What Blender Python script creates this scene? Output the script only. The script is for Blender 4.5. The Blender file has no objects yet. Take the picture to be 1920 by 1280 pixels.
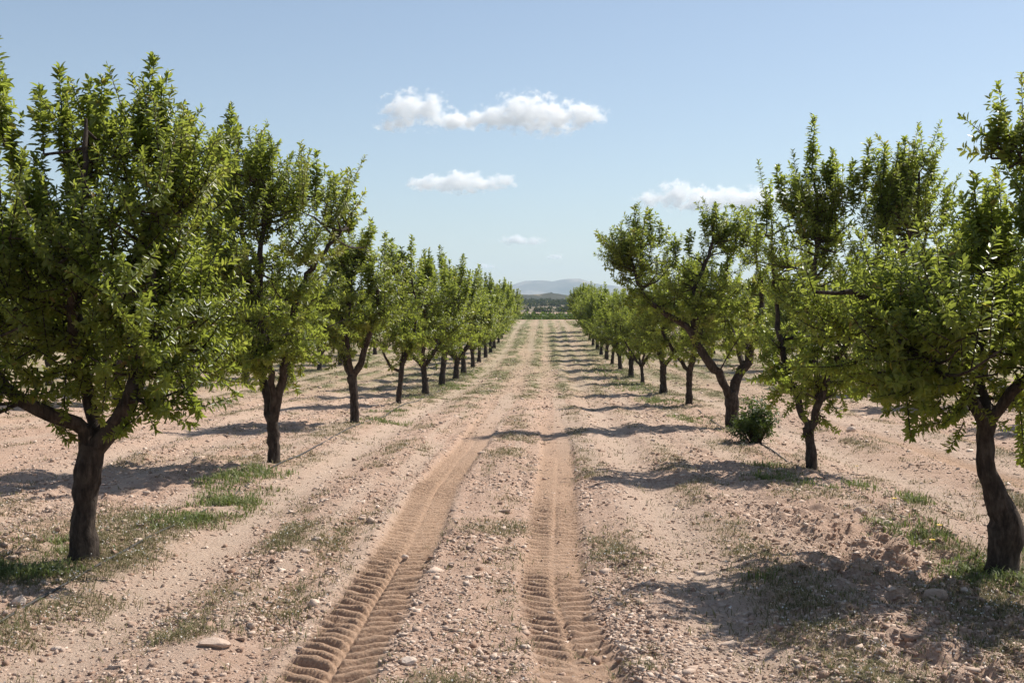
import bpy, math, random
import numpy as np
from mathutils import Vector

SC = bpy.context.scene
COL = SC.collection
R = math.radians

# ------------------------------------------------------------------ camera
F = 2260.0                      # focal length in photo pixels (photo 1920 wide)
EYE = 1.7
VPX, VPY = 1022.0, 585.0        # where the orchard alley (+Y, level) vanishes in the photo
cd = bpy.data.cameras.new('camera')
cam = bpy.data.objects.new('camera', cd)
COL.objects.link(cam)
cd.sensor_width = 36.0
cd.lens = 36.0 * F / 1920.0
cd.clip_start = 0.05
cd.clip_end = 60000
cam.location = (0, 0, EYE)
cam.rotation_euler = (R(90) - math.atan((640 - VPY) / F), 0, math.atan((VPX - 960) / F))
SC.camera = cam

# ------------------------------------------------------------------ light
SUN_EL, SUN_AZ = R(48), R(48)   # azimuth clockwise from +Y
w = bpy.data.worlds.new('World')
SC.world = w
w.use_nodes = True
wn = w.node_tree
sky = wn.nodes.new('ShaderNodeTexSky')
sky.sky_type = 'NISHITA'
sky.sun_disc = False
sky.sun_elevation = SUN_EL
sky.sun_rotation = SUN_AZ
sky.air_density = 1.0
sky.dust_density = 0.4
sky.ozone_density = 2.0
bg = wn.nodes['Background']
bg.inputs['Strength'].default_value = 0.081
hs = wn.nodes.new('ShaderNodeHueSaturation')
hs.inputs['Saturation'].default_value = 0.86
wn.links.new(sky.outputs[0], hs.inputs['Color'])
wn.links.new(hs.outputs[0], bg.inputs[0])

ld = bpy.data.lights.new('sun', 'SUN')
ld.energy = 4.9
ld.angle = R(0.5)
ld.color = (1.0, 0.95, 0.87)
sun = bpy.data.objects.new('sun', ld)
COL.objects.link(sun)
sdir = Vector((math.sin(SUN_AZ) * math.cos(SUN_EL), math.cos(SUN_AZ) * math.cos(SUN_EL), math.sin(SUN_EL)))
sun.rotation_euler = sdir.to_track_quat('Z', 'Y').to_euler()
sun.location = (20, 10, 30)

SC.view_settings.view_transform = 'Standard'
SC.view_settings.look = 'None'
SC.view_settings.exposure = 0.50
SC.view_settings.gamma = 1.0
SC.cycles.max_bounces = 24
SC.cycles.volume_bounces = 24
SC.cycles.transparent_max_bounces = 8

# ------------------------------------------------------------------ helpers
rng = np.random.default_rng(11)
random.seed(5)


def tag(o, label=None, cat=None, group=None, kind=None):
    if label: o['label'] = label
    if cat: o['category'] = cat
    if group: o['group'] = group
    if kind: o['kind'] = kind
    return o


def empty(name, loc):
    o = bpy.data.objects.new(name, None)
    COL.objects.link(o)
    o.location = loc
    o.empty_display_size = 0.3
    return o


def mesh_np(name, verts, loops, counts, mat, parent=None, attrs=None, smooth=False):
    """verts (n,3), loops flat vertex indices, counts: loops per face (int or array); one mesh object."""
    me = bpy.data.meshes.new(name)
    verts = np.asarray(verts, dtype=np.float32)
    loops = np.asarray(loops, dtype=np.int32).ravel()
    if np.isscalar(counts):
        nf = len(loops) // counts
        starts = np.arange(nf, dtype=np.int32) * counts
    else:
        counts = np.asarray(counts, dtype=np.int32)
        nf = len(counts)
        starts = np.concatenate(([0], np.cumsum(counts)[:-1])).astype(np.int32)
    me.vertices.add(len(verts))
    me.vertices.foreach_set('co', verts.ravel())
    me.loops.add(len(loops))
    me.loops.foreach_set('vertex_index', loops)
    me.polygons.add(nf)
    me.polygons.foreach_set('loop_start', starts)
    if smooth:
        me.polygons.foreach_set('use_smooth', np.ones(nf, dtype=bool))
    for k, v in (attrs or {}).items():
        a = me.attributes.new(k, 'FLOAT', 'POINT')
        a.data.foreach_set('value', np.asarray(v, dtype=np.float32))
    me.update()
    me.validate()
    me.materials.append(mat)
    o = bpy.data.objects.new(name, me)
    COL.objects.link(o)
    if parent: o.parent = parent
    return o


def _hash(ix, iy, seed):
    h = (ix.astype(np.int64) * 374761393 + iy.astype(np.int64) * 668265263 + seed * 974711) & 0xFFFFFFFF
    h = ((h ^ (h >> 13)) * 1274126177) & 0xFFFFFFFF
    h = (h ^ (h >> 16)) & 0xFFFFFFFF
    return h.astype(np.float64) / 4294967295.0


def vnoise(x, y, seed=0):
    ix, iy = np.floor(x), np.floor(y)
    fx, fy = x - ix, y - iy
    fx = fx * fx * fx * (fx * (fx * 6 - 15) + 10)
    fy = fy * fy * fy * (fy * (fy * 6 - 15) + 10)
    a = _hash(ix, iy, seed); b = _hash(ix + 1, iy, seed)
    c = _hash(ix, iy + 1, seed); d = _hash(ix + 1, iy + 1, seed)
    return (a + (b - a) * fx) * (1 - fy) + (c + (d - c) * fx) * fy


def fbm(x, y, seed=0, oct=4, gain=0.5):
    s, a, t = 0, 1.0, 0
    for k in range(oct):
        s = s + a * vnoise(x * 2 ** k + 17.3 * k, y * 2 ** k - 9.1 * k, seed + k)
        t += a; a *= gain
    return s / t


def sstep(a, b, x):
    t = np.clip((x - a) / (b - a), 0, 1)
    return t * t * (3 - 2 * t)


def bump(x, c, w):
    return np.exp(-((x - c) / w) ** 2)


# ------------------------------------------------------------------ terrain shape
_py = np.array([-400, -20, 0, 8, 13.5, 19.4, 25, 31, 36, 42, 50, 60, 75, 100, 125, 140, 160, 200, 260, 350, 430, 560, 760, 1000, 1400, 9000], float)
_pz = np.array([.3, .15, .08, .03, -.03, -.13, -.26, -.43, -.53, -.61, -.67, -.70, -.48, .33, .80, .84, .55, .3, .55, 1.5, 1.7, 4.2, 8.2, 6.0, 0, -10], float)
_ty = np.arange(-100, 200, 0.5)
_tz = np.interp(_ty, _py, _pz)
_k = np.exp(-(np.arange(-12, 13) / 5.0) ** 2); _k /= _k.sum()
_tzs = np.convolve(np.pad(_tz, 12, mode='edge'), _k, mode='valid')


def profile(y):
    return np.where((y > -90) & (y < 190), np.interp(y, _ty, _tzs), np.interp(y, _py, _pz))


def trackx_l(y): return -0.99 + 0.04 * np.sin(y * 0.33 + .6) + 0.02 * np.sin(y * 0.9)
def trackx_r(y): return 0.10 + 0.05 * np.sin(y * 0.36 + 2.2) + 0.12 * sstep(7.5, 5.0, y)


LUGS = [(trackx_l, 0.20, 1.0, 19.0), (trackx_r, 0.185, .85, 17.0),
        (lambda y: 4.75 + 0.06 * np.sin(y * .5), 0.17, 0.8, 22.0), (lambda y: 5.85 + 0.06 * np.sin(y * .5), 0.17, 0.6, 22.0)]


def in_field(y):
    return sstep(132, 126, y) * sstep(-40, -30, y)


def masks(x, y):
    """track: freshly pressed tyre track; smooth: old smooth ruts; rub: clod cover; row: distance band at tree rows."""
    track = 0
    for fx, hw, a, far in LUGS:
        u = np.abs(x - fx(y))
        track = np.maximum(track, sstep(hw + .06, hw - .03, u) * sstep(26, 12, y) * a)
    wob = 0.12 * (fbm(x * 0.6, y * 0.25, 5, 2) - .5)
    xx = np.mod(x + wob + 3.05, 6.1) - 3.05
    rowd = 3.05 - np.abs(xx)
    smooth = np.maximum(bump(xx, -2.38, .27), 0.95 * bump(xx, 1.0, .34) * sstep(.35, .6, fbm(x * .3, y * .22, 9, 2)))
    smooth = np.maximum(smooth, .5 * bump(xx, 1.75, .18))
    stripe = fbm(x * 3.4 + wob, y * .11, 13, 3)            # long parallel marks of the tines
    smooth = np.maximum(smooth, .75 * sstep(.52, .66, stripe))
    rub = np.clip(0.35 + 1.0 * (fbm(x * 1.3, y * .7, 3, 3) - .35), 0, 1) * (1 - .85 * smooth) * (1 - .95 * track)
    rub = rub + .5 * sstep(1.1, 1.8, xx) * (1 - smooth)
    return track, smooth, np.clip(rub, 0, 1), rowd, xx


def FEET_OF():
    return globals().get('FEET', []) if globals().get('FEET_ON') else []


def ground_z(x, y, fine=True):
    x = np.asarray(x, float); y = np.asarray(y, float)
    base = profile(y)
    near = in_field(y)
    side = sstep(200, 900, np.abs(x))
    base = base + side * 4 * (fbm(x * .004, y * .004, 77, 3) - .4)
    track, smooth, rub, rowd, xx = masks(x, y)
    z = 0.085 * (fbm(x * .5, y * .32, 21, 3) - .5) + 0.04 * (fbm(x * 1.6, y * .55, 22, 2) - .5)
    # furrows running along the alley
    z += .035 * bump(xx, -1.72, .25) + .045 * bump(xx, -.45, .26) + .04 * bump(xx, .62, .22) + .04 * bump(xx, 1.38, .26) + .03 * bump(xx, 2.1, .3)
    z += .03 * (fbm(x * 3.4, y * .11, 13, 3) - .5) - .03 * bump(xx, -2.38, .26) - .015 * bump(xx, 1.0, .2) + .02 * sstep(1.0, .0, rowd)
    if fine:
        cl = fbm(x * 6.5, y * 6.5, 31, 3, .55)
        z += rub * (1 + .7 * sstep(1.2, 1.8, x) * sstep(11, 9, y)) * (0.085 * (cl - .42) + 0.06 * np.maximum(0, vnoise(x * 11, y * 11, 40) - .5) + .028 * (vnoise(x * 19, y * 19, 44) - .5))
        z += (1 - rub) * .012 * (fbm(x * 9, y * 9, 50, 2) - .5)
        for fx, hw, a, far in LUGS:
            u = x - fx(y)
            ins = sstep(hw + .05, hw - .02, np.abs(u))
            sh = bump(np.abs(u), hw + .08, .05)
            fade = sstep(far + 7, far - 4, y)
            wear = sstep(.28, .55, fbm(x * .9 + 3 + 5 * hw, y * .6, 61, 3)) * .65 + .35
            if fx is trackx_l: wear = np.maximum(wear, sstep(10, 7, y))
            z += a * fade * (-.036 * ins + .012 * sh)
            ph = (y - np.where(u < 0, .42, .25) * np.abs(u) + .012 * (fbm(x * 6, y * 6, 68, 2) - .5) + .09 * (vnoise(y * .8, y * 0, 69) - .5)) / .118 + np.where(u > 0, .5, 0) + .06 * np.sin(y * 5)
            pp = ph - np.floor(ph)
            lug = sstep(0, .15, pp) * (1 - .9 * sstep(.34, .95, pp)) * (.55 + .9 * fbm(x * 9, y * 9, 66, 2))
            lug = lug * sstep(.0, .025, np.abs(u) - .012 * 0) * np.where(u > 0, .85, 1.0)
            z += a * sstep(far, far - 5, y) * wear * ins * .043 * lug
    for fx_, fy_, dz in FEET_OF():
        z = z + dz * np.exp(-((x - fx_) / 1.0) ** 2 - ((y - fy_) / 1.3) ** 2)
    return base + near * z + (1 - near) * .15 * (fbm(x * .15, y * .15, 90, 3) - .5)


FEET = []                        # (x, y, dz): the soil settles to these levels at the feet of the near trees
for _bx, _by in ((145, 1050), (508, 870), (663, 793), (747, 757), (1875, 1075), (1520, 877), (1373, 803)):
    _d = 3.05 * F / abs(_bx - VPX); _x = (_bx - VPX) * _d / F
    FEET.append((_x, _d, EYE - (_by - VPY) * _d / F))
_raw = ground_z(np.array([f[0] for f in FEET]), np.array([f[1] for f in FEET]))
FEET[:] = [(f[0], f[1], f[2] - float(r)) for f, r in zip(FEET, _raw)]
FEET_ON = True


def gz(x, y):
    return float(ground_z(np.array([x]), np.array([y]))[0])


# ------------------------------------------------------------------ materials
def new_mat(name):
    m = bpy.data.materials.new(name)
    m.use_nodes = True
    return m, m.node_tree, m.node_tree.nodes['Principled BSDF'], m.node_tree.nodes['Material Output']


def N(nt, typ, **kw):
    n = nt.nodes.new(typ)
    for k, v in kw.items():
        if k in n.inputs: n.inputs[k].default_value = v
        else: setattr(n, k, v)
    return n


def ramp(nt, fac, stops):
    n = nt.nodes.new('ShaderNodeValToRGB')
    e = n.color_ramp.elements
    while len(e) > 1: e.remove(e[-1])
    e[0].position, e[0].color = stops[0][0], (*stops[0][1], 1)
    for p, c in stops[1:]:
        k = e.new(p); k.color = (*c, 1)
    nt.links.new(fac, n.inputs[0])
    return n.outputs[0]


def mix(nt, fac, a, b):
    n = nt.nodes.new('ShaderNodeMix'); n.data_type = 'RGBA'
    if isinstance(fac, float): n.inputs[0].default_value = fac
    else: nt.links.new(fac, n.inputs[0])
    for s, v in ((6, a), (7, b)):
        if isinstance(v, tuple): n.inputs[s].default_value = (*v, 1)
        else: nt.links.new(v, n.inputs[s])
    return n.outputs[2]


def noise(nt, co, scale, detail=4, rough=.6, stretch=None):
    n = N(nt, 'ShaderNodeTexNoise', Scale=scale, Detail=detail, Roughness=rough)
    if stretch:
        mp = N(nt, 'ShaderNodeMapping'); mp.inputs['Scale'].default_value = stretch
        nt.links.new(co, mp.inputs[0]); co = mp.outputs[0]
    nt.links.new(co, n.inputs['Vector'])
    return n.outputs[0]


def attr(nt, name):
    n = nt.nodes.new('ShaderNodeAttribute'); n.attribute_name = name
    return n.outputs['Fac']


def mat_soil():
    m, nt, p, out = new_mat('stony_soil')
    co = nt.nodes.new('ShaderNodeNewGeometry').outputs['Position']
    big = noise(nt, co, .5, 5, .6)
    mid = noise(nt, co, 5.5, 6, .7)
    fin = noise(nt, co, 60, 6, .75)
    c = ramp(nt, mid, [(.28, (.28, .155, .105)), (.45, (.50, .325, .232)), (.6, (.60, .42, .315)), (.75, (.72, .57, .46))])
    c2 = ramp(nt, fin, [(.3, (.21, .12, .08)), (.5, (.51, .34, .25)), (.7, (.74, .60, .49))])
    c = mix(nt, .5, c, c2)
    c = mix(nt, ramp(nt, big, [(.42, (0, 0, 0)), (.62, (.55, .55, .55))]), c, (.47, .325, .24))
    tr = ramp(nt, fin, [(.3, (.36, .215, .135)), (.7, (.56, .39, .275))])
    c = mix(nt, attr(nt, 'track'), c, tr)
    sm = ramp(nt, fin, [(.3, (.45, .325, .24)), (.7, (.62, .49, .39))])
    smf = nt.nodes.new('ShaderNodeMath'); smf.operation = 'MULTIPLY'; smf.inputs[1].default_value = .7
    nt.links.new(attr(nt, 'smoothness'), smf.inputs[0])
    c = mix(nt, smf.outputs[0], c, sm)
    # thin cover of dry and green growth, darker scrub on the land beyond the orchard
    wd = ramp(nt, mid, [(.35, (.15, .15, .065)), (.65, (.27, .235, .13))])
    c = mix(nt, attr(nt, 'weed'), c, wd)
    wl = noise(nt, co, .013, 5, .6, (1, 2.5, 1))
    wild = ramp(nt, wl, [(.3, (.085, .075, .045)), (.5, (.15, .125, .08)), (.58, (.33, .25, .17)), (.68, (.12, .11, .06))])
    c = mix(nt, attr(nt, 'wild'), c, wild)
    nt.links.new(c, p.inputs['Base Color'])
    p.inputs['Roughness'].default_value = .95
    p.inputs['Specular IOR Level'].default_value = .15
    b = N(nt, 'ShaderNodeBump', Strength=.75, Distance=.035)
    a = nt.nodes.new('ShaderNodeMath'); a.operation = 'ADD'
    f2 = noise(nt, co, 26, 8, .72)
    nt.links.new(f2, a.inputs[0]); nt.links.new(fin, a.inputs[1])
    nt.links.new(a.outputs[0], b.inputs['Height'])
    nt.links.new(b.outputs[0], p.inputs['Normal'])
    return m


def mat_stone(name='pale_limestone', lo=(.27, .155, .105), hi=(.76, .62, .51)):
    m, nt, p, out = new_mat(name)
    co = nt.nodes.new('ShaderNodeNewGeometry').outputs['Position']
    t = attr(nt, 'tint')
    c = ramp(nt, t, [(0, lo), (.55, tuple(.5 * a + .5 * b for a, b in zip(lo, hi))), (1, hi)])
    n = noise(nt, co, 70, 5, .7)
    c = mix(nt, ramp(nt, n, [(.35, (.55, .55, .55)), (.6, (0, 0, 0))]), c, (.42, .29, .21))
    nt.links.new(c, p.inputs['Base Color'])
    p.inputs['Roughness'].default_value = .9
    p.inputs['Specular IOR Level'].default_value = .2
    b = N(nt, 'ShaderNodeBump', Strength=.5, Distance=.01)
    nt.links.new(noise(nt, co, 120, 6, .7), b.inputs['Height'])
    nt.links.new(b.outputs[0], p.inputs['Normal'])
    return m


def mat_leaf(name, stops, rough=.4, transl=.35, tcol=(.20, .30, .03), spec=.5):
    m, nt, p, out = new_mat(name)
    t = attr(nt, 'tint')
    c = ramp(nt, t, stops)
    oi = nt.nodes.new('ShaderNodeObjectInfo')      # each tree a little lighter or darker than the next
    hv = nt.nodes.new('ShaderNodeHueSaturation')
    mr = nt.nodes.new('ShaderNodeMapRange'); mr.inputs['To Min'].default_value = .84; mr.inputs['To Max'].default_value = 1.16
    nt.links.new(oi.outputs['Random'], mr.inputs['Value']); nt.links.new(mr.outputs[0], hv.inputs['Value']); nt.links.new(c, hv.inputs['Color'])
    c = hv.outputs[0]
    nt.links.new(c, p.inputs['Base Color'])
    p.inputs['Roughness'].default_value = rough
    p.inputs['Specular IOR Level'].default_value = spec
    tr = nt.nodes.new('ShaderNodeBsdfTranslucent')
    nt.links.new(mix(nt, .55, c, tcol), tr.inputs[0])
    ms = nt.nodes.new('ShaderNodeMixShader'); ms.inputs[0].default_value = transl
    nt.links.new(p.outputs[0], ms.inputs[1]); nt.links.new(tr.outputs[0], ms.inputs[2])
    nt.links.new(ms.outputs[0], out.inputs[0])
    return m


def mat_bark():
    m, nt, p, out = new_mat('almond_bark')
    co = nt.nodes.new('ShaderNodeTexCoord').outputs['Object']
    n1 = noise(nt, co, 28, 6, .7, (1, 1, .28))
    n2 = noise(nt, co, 7, 4, .6)
    c = ramp(nt, n1, [(.3, (.016, .012, .010)), (.5, (.05, .037, .029)), (.7, (.115, .088, .07))])
    c = mix(nt, ramp(nt, n2, [(.5, (0, 0, 0)), (.7, (.5, .5, .5))]), c, (.13, .105, .085))
    nt.links.new(c, p.inputs['Base Color'])
    p.inputs['Roughness'].default_value = .9
    p.inputs['Specular IOR Level'].default_value = .2
    b = N(nt, 'ShaderNodeBump', Strength=1.0, Distance=.035)
    nt.links.new(n1, b.inputs['Height']); nt.links.new(b.outputs[0], p.inputs['Normal'])
    return m


SOIL = mat_soil()
STONE = mat_stone()
LEAF = mat_leaf('almond_leaf', [(0, (.080, .112, .023)), (.45, (.148, .20, .039)), (.8, (.215, .262, .056)), (.93, (.29, .28, .08)), (1, (.29, .15, .06))],
                rough=.36, transl=.58, tcol=(.47, .53, .065), spec=.55)
GRASS = mat_leaf('field_grass', [(0, (.10, .125, .04)), (.5, (.175, .20, .065)), (1, (.36, .32, .16))], rough=.6, transl=.3, tcol=(.2, .28, .05), spec=.25)
WEED = mat_leaf('dry_weed', [(0, (.09, .10, .04)), (.35, (.16, .15, .07)), (.72, (.30, .235, .14)), (.86, (.45, .36, .25)), (.9, (.75, .72, .66)), (1, (.8, .77, .72))],
                rough=.8, transl=.2, tcol=(.3, .27, .1), spec=.15)
VINE = mat_leaf('vine_leaf', [(0, (.055, .085, .025)), (1, (.12, .155, .045))], rough=.6, transl=.3, spec=.2)
SCRUBM = mat_leaf('scrub_leaf', [(0, (.028, .034, .016)), (.7, (.06, .066, .03)), (1, (.13, .11, .06))], rough=.8, transl=.12, spec=.1)
BUSHLEAF = mat_leaf('dark_bush_leaf', [(0, (.04, .065, .015)), (1, (.11, .16, .035))], rough=.45, transl=.4, tcol=(.18, .25, .035), spec=.4)
BARK = mat_bark()

# ------------------------------------------------------------------ ground sheet
def build_ground():
    xs = [0.0]
    while xs[-1] < 6000:
        a = xs[-1]
        xs.append(a + (.02 if a < 1.5 else .034 if a < 3.2 else .05 if a < 6.5 else max(.09, a * .035) if a < 40 else a * .09))
    xs = np.array(xs); xs = np.concatenate((-xs[:0:-1], xs))
    ys = [-600, -300, -120, -60, -30, -15, -8, -4, -2, -1]
    y = 0.0
    while y < 9000:
        ys.append(y)
        if y < 2.8: y += .1
        else: y += float(np.clip(y * y / 6000, .009, max(2.0, y * .035)))
    ys = np.array(ys, float)
    X, Y = np.meshgrid(xs, ys)
    x, y = X.ravel(), Y.ravel()
    z = ground_z(x, y)
    track, smooth, rub, rowd, xx = masks(x, y)
    f = in_field(y)
    weed = weed_density(x, y)
    nx, ny = len(xs), len(ys)
    i = np.arange(nx * ny).reshape(ny, nx)
    loops = np.stack((i[:-1, :-1], i[:-1, 1:], i[1:, 1:], i[1:, :-1]), -1).reshape(-1)
    wild = np.maximum(sstep(300, 440, y), sstep(120, 260, np.abs(x)))
    vine = sstep(138, 150, y) * sstep(300, 270, y)
    o = mesh_np('ground', np.stack((x, y, z), 1), loops, 4, SOIL, attrs={
        'track': track * f, 'smoothness': smooth * (1 - np.clip(track, 0, 1)) * f, 'weed': np.clip(np.maximum((weed * (.35 + .55 * sstep(14, 40, y)) + .42 * sstep(18, 50, y) * (.4 + 1.2 * fbm(x * 1.1, y * .12, 141, 3))) * f, vine * .7), 0, 1), 'wild': wild}, smooth=True)
    tag(o, 'pale pinkish stony tilled soil of the orchard', 'ground', kind='structure')


def weed_density(x, y):
    track, smooth, rub, rowd, xx = masks(x, y)
    n = fbm(x * .9, y * .45, 101, 3)
    n2 = fbm(x * 2.3, y * 1.6, 111, 2)
    lines = .75 * bump(xx, -1.88, .13) + .55 * bump(xx, -1.5, .1) + .8 * bump(xx, -.42, .22) + .6 * bump(xx, .48, .13) + .45 * bump(xx, 1.45, .2)
    rowb = sstep(1.25, .3, rowd)
    far = sstep(16, 36, y)
    lines = lines * (1 + .7 * far) + .9 * far * bump(xx, .6, .35) + 1.0 * far * bump(xx, -1.6, .4) + .7 * far * rowb * sstep(.3, .55, n)
    d = lines * sstep(.34, .68, n * .6 + n2 * .4) + .5 * rowb * sstep(.36, .64, n2 * .5 + n * .5) + .03
    return np.clip(d * (1 - track) * (1 - .8 * bump(xx, -2.38, .25)) * np.maximum(sstep(.32, .58, fbm(x * 1.7 + 40, y * .9, 117, 3)), .75 * far) * 1.15, 0, 1)


GREEN = [(-2.85, 10.4, .36, 1.5), (-3.1, 12.2, .4, .7), (-2.7, 19.6, .5, .7), (-2.8, 22.5, .45, .9), (-2.8, 28, .5, 1.2), (-2.75, 36, .55, 3.5), (-2.7, 46, .5, 5),
         (2.8, 12.3, .42, .9), (2.6, 13.7, .3, .5), (2.95, 7.9, .35, .55), (2.85, 9.3, .35, .5), (3.3, 8.6, .3, .5), (2.2, 12.2, .16, .2), (3.2, 18.2, .5, .8), (2.5, 21, .4, .8), (2.6, 27, .5, 2),
         (2.5, 36, .7, 4), (2.4, 48, .8, 6), (-3.35, 7.45, .4, .22), (-3.0, 6.0, .25, .25), (-3.3, 8.3, .3, .3), (3.3, 10.9, .2, .3), (1.35, 7.5, .12, .18)]


def green_density(x, y):
    d = 0
    for cx, cy, rx, ry in GREEN:
        d = np.maximum(d, np.exp(-(((x - cx) / rx) ** 2 + ((y - cy) / ry) ** 2) * 1.2))
    n = fbm(x * 2.5, y * 2.0, 131, 3)
    return np.clip(d * 1.7 - .25, 0, 1) * sstep(.34, .66, n)


def blades(px, py, hgt, wid, nb, spread, lean, tint, seed):
    """tufts of bent two-segment blades; returns verts, loops, counts, tints"""
    g = np.random.default_rng(seed)
    n = len(px)
    idx = np.repeat(np.arange(n), nb)
    m = len(idx)
    bx = px[idx] + g.normal(0, spread, m) * hgt[idx] * 1.0
    by = py[idx] + g.normal(0, spread, m) * hgt[idx] * 1.0
    bz = ground_z(bx, by) - .01
    az = g.uniform(0, 2 * np.pi, m)
    h = hgt[idx] * g.uniform(.5, 1.15, m)
    ln = lean * g.uniform(.2, 1.2, m)
    dx, dy = np.cos(az), np.sin(az)
    sx, sy = -dy, dx
    wd = wid[idx] * g.uniform(.6, 1.3, m)
    P = lambda s, side, up: np.stack((bx + dx * h * ln * s * s + sx * wd * side, by + dy * h * ln * s * s + sy * wd * side, bz + h * up), 1)
    v = np.stack((P(0, -.5, 0), P(0, .5, 0), P(.55, .5, .6), P(.55, -.5, .6), P(1, 0, 1 - .25 * 1)), 1).reshape(-1, 3)
    b = np.arange(m) * 5
    q = np.stack((b, b + 1, b + 2, b + 3), 1)
    t = np.stack((b + 3, b + 2, b + 4), 1)
    loops = np.concatenate((q.ravel(), t.ravel()))
    counts = np.concatenate((np.full(m, 4), np.full(m, 3)))
    ti = np.repeat(np.clip(tint[idx] + g.normal(0, .12, m), 0, 1), 5)
    return v, loops, counts, ti


def scatter(n, dens, ymin, ymax, xw, seed, near_bias=1.0):
    """rejection sample ground points in the alley and its neighbours, more of them where they show larger"""
    g = np.random.default_rng(seed)
    u = g.uniform(0, 1, n)
    k = near_bias
    y = (ymin ** (-k) + u * (ymax ** (-k) - ymin ** (-k))) ** (-1 / k)
    x = g.uniform(-1, 1, n) * np.minimum(xw, .62 * y + .8)
    d = dens(x, y)
    keep = g.uniform(0, 1, n) < d
    return x[keep], y[keep]


def build_cover():
    g = np.random.default_rng(3)
    x, y = scatter(210000, green_density, 3.3, 75, 12, 41, .4)
    h = g.uniform(.035, .10, len(x)) * (1 + .004 * y)
    v, l, c, t = blades(x, y, h, h * .055 + .0012 + .00014 * y, 11, .55, 1.0, g.uniform(.1, .7, len(x)), 7)
    tag(mesh_np('grass', v, l, c, GRASS, attrs={'tint': t}), 'short green grass in patches along the tree rows', 'grass', kind='stuff')
    x, y = scatter(280000, weed_density, 3.2, 105, 16, 43, .55)
    h = g.uniform(.022, .065, len(x)) * (1 + .006 * y)
    ti = np.clip(g.beta(2, 2.2, len(x)) * .85, 0, .84)
    v, l, c, t = blades(x, y, h, h * .04 + .001 + .00016 * y, 9, .75, 1.5, ti, 8)
    # tiny pale flower heads on some of the weeds
    k = g.uniform(0, 1, len(x)) < .09
    fx, fy, fh = np.repeat(x[k], 4), np.repeat(y[k], 4), np.repeat(h[k], 4)
    fx = fx + g.normal(0, .03, len(fx)); fy = fy + g.normal(0, .03, len(fy))
    fz = ground_z(fx, fy) + fh * g.uniform(.4, 1.0, len(fx))
    r = g.uniform(.0025, .0055, len(fx)) * (1 + .02 * fy)
    a = g.uniform(0, 3.14, len(fx))
    o = np.stack((fx, fy, fz), 1)
    e1 = np.stack((np.cos(a), np.sin(a), .3 * np.sin(3 * a)), 1) * r[:, None]
    e2 = np.stack((-np.sin(a) * .6, np.cos(a) * .6, np.full_like(a, .7)), 1) * r[:, None]
    fv = np.stack((o - e1, o - e2, o + e1, o + e2), 1).reshape(-1, 3)
    fl = np.arange(len(fv)) + len(v)
    v = np.concatenate((v, fv)); l = np.concatenate((l, fl)); c = np.concatenate((c, np.full(len(fx), 4)))
    t = np.concatenate((np.clip(t, 0, .84), np.full(len(fv), .95)))
    tag(mesh_np('weeds', v, l, c, WEED, attrs={'tint': t}), 'low dry weeds with tiny white flowers in strips', 'weeds', kind='stuff')


# ------------------------------------------------------------------ stones
_phi = (1 + 5 ** .5) / 2
_ico = np.array([(-1, _phi, 0), (1, _phi, 0), (-1, -_phi, 0), (1, -_phi, 0), (0, -1, _phi), (0, 1, _phi), (0, -1, -_phi), (0, 1, -_phi), (_phi, 0, -1), (_phi, 0, 1), (-_phi, 0, -1), (-_phi, 0, 1)], float) / math.sqrt(1 + _phi ** 2)
_icof = np.array([(0, 11, 5), (0, 5, 1), (0, 1, 7), (0, 7, 10), (0, 10, 11), (1, 5, 9), (5, 11, 4), (11, 10, 2), (10, 7, 6), (7, 1, 8), (3, 9, 4), (3, 4, 2), (3, 2, 6), (3, 6, 8), (3, 8, 9), (4, 9, 5), (2, 4, 11), (6, 2, 10), (8, 6, 7), (9, 8, 1)])


_box = np.array([(-1, -1, -1), (1, -1, -1), (1, 1, -1), (-1, 1, -1), (-1, -1, 1), (1, -1, 1), (1, 1, 1), (-1, 1, 1)], float) * .72
_boxf = np.array([(0, 2, 1), (0, 3, 2), (4, 5, 6), (4, 6, 7), (0, 1, 5), (0, 5, 4), (1, 2, 6), (1, 6, 5), (2, 3, 7), (2, 7, 6), (3, 0, 4), (3, 4, 7)])


def stones_np(x, y, s, tint, seed, base, faces, jit, sink):
    g = np.random.default_rng(seed)
    n, k = len(x), len(base)
    v = base[None] * g.uniform(1 - jit, 1 + jit, (n, k, 1)) + g.normal(0, jit * .4, (n, k, 3))
    v = v * np.stack((g.uniform(.75, 1.4, n), g.uniform(.55, 1.0, n), g.uniform(.35, .8, n)), 1)[:, None]
    a = g.uniform(0, 2 * np.pi, n); ca, sa = np.cos(a), np.sin(a)
    tl = g.normal(0, .5, n); ct, st = np.cos(tl), np.sin(tl)
    X, Y, Z = v[..., 0], v[..., 1], v[..., 2]
    Y, Z = Y * ct[:, None] - Z * st[:, None], Y * st[:, None] + Z * ct[:, None]
    X, Y = X * ca[:, None] - Y * sa[:, None], X * sa[:, None] + Y * ca[:, None]
    v = np.stack((X, Y, Z), -1) * s[:, None, None]
    z = ground_z(x, y) + s * sink
    v += np.stack((x, y, z), 1)[:, None]
    f = (faces[None] + (np.arange(n) * k)[:, None, None]).reshape(-1)
    return v.reshape(-1, 3), f, np.repeat(tint, k)


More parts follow.
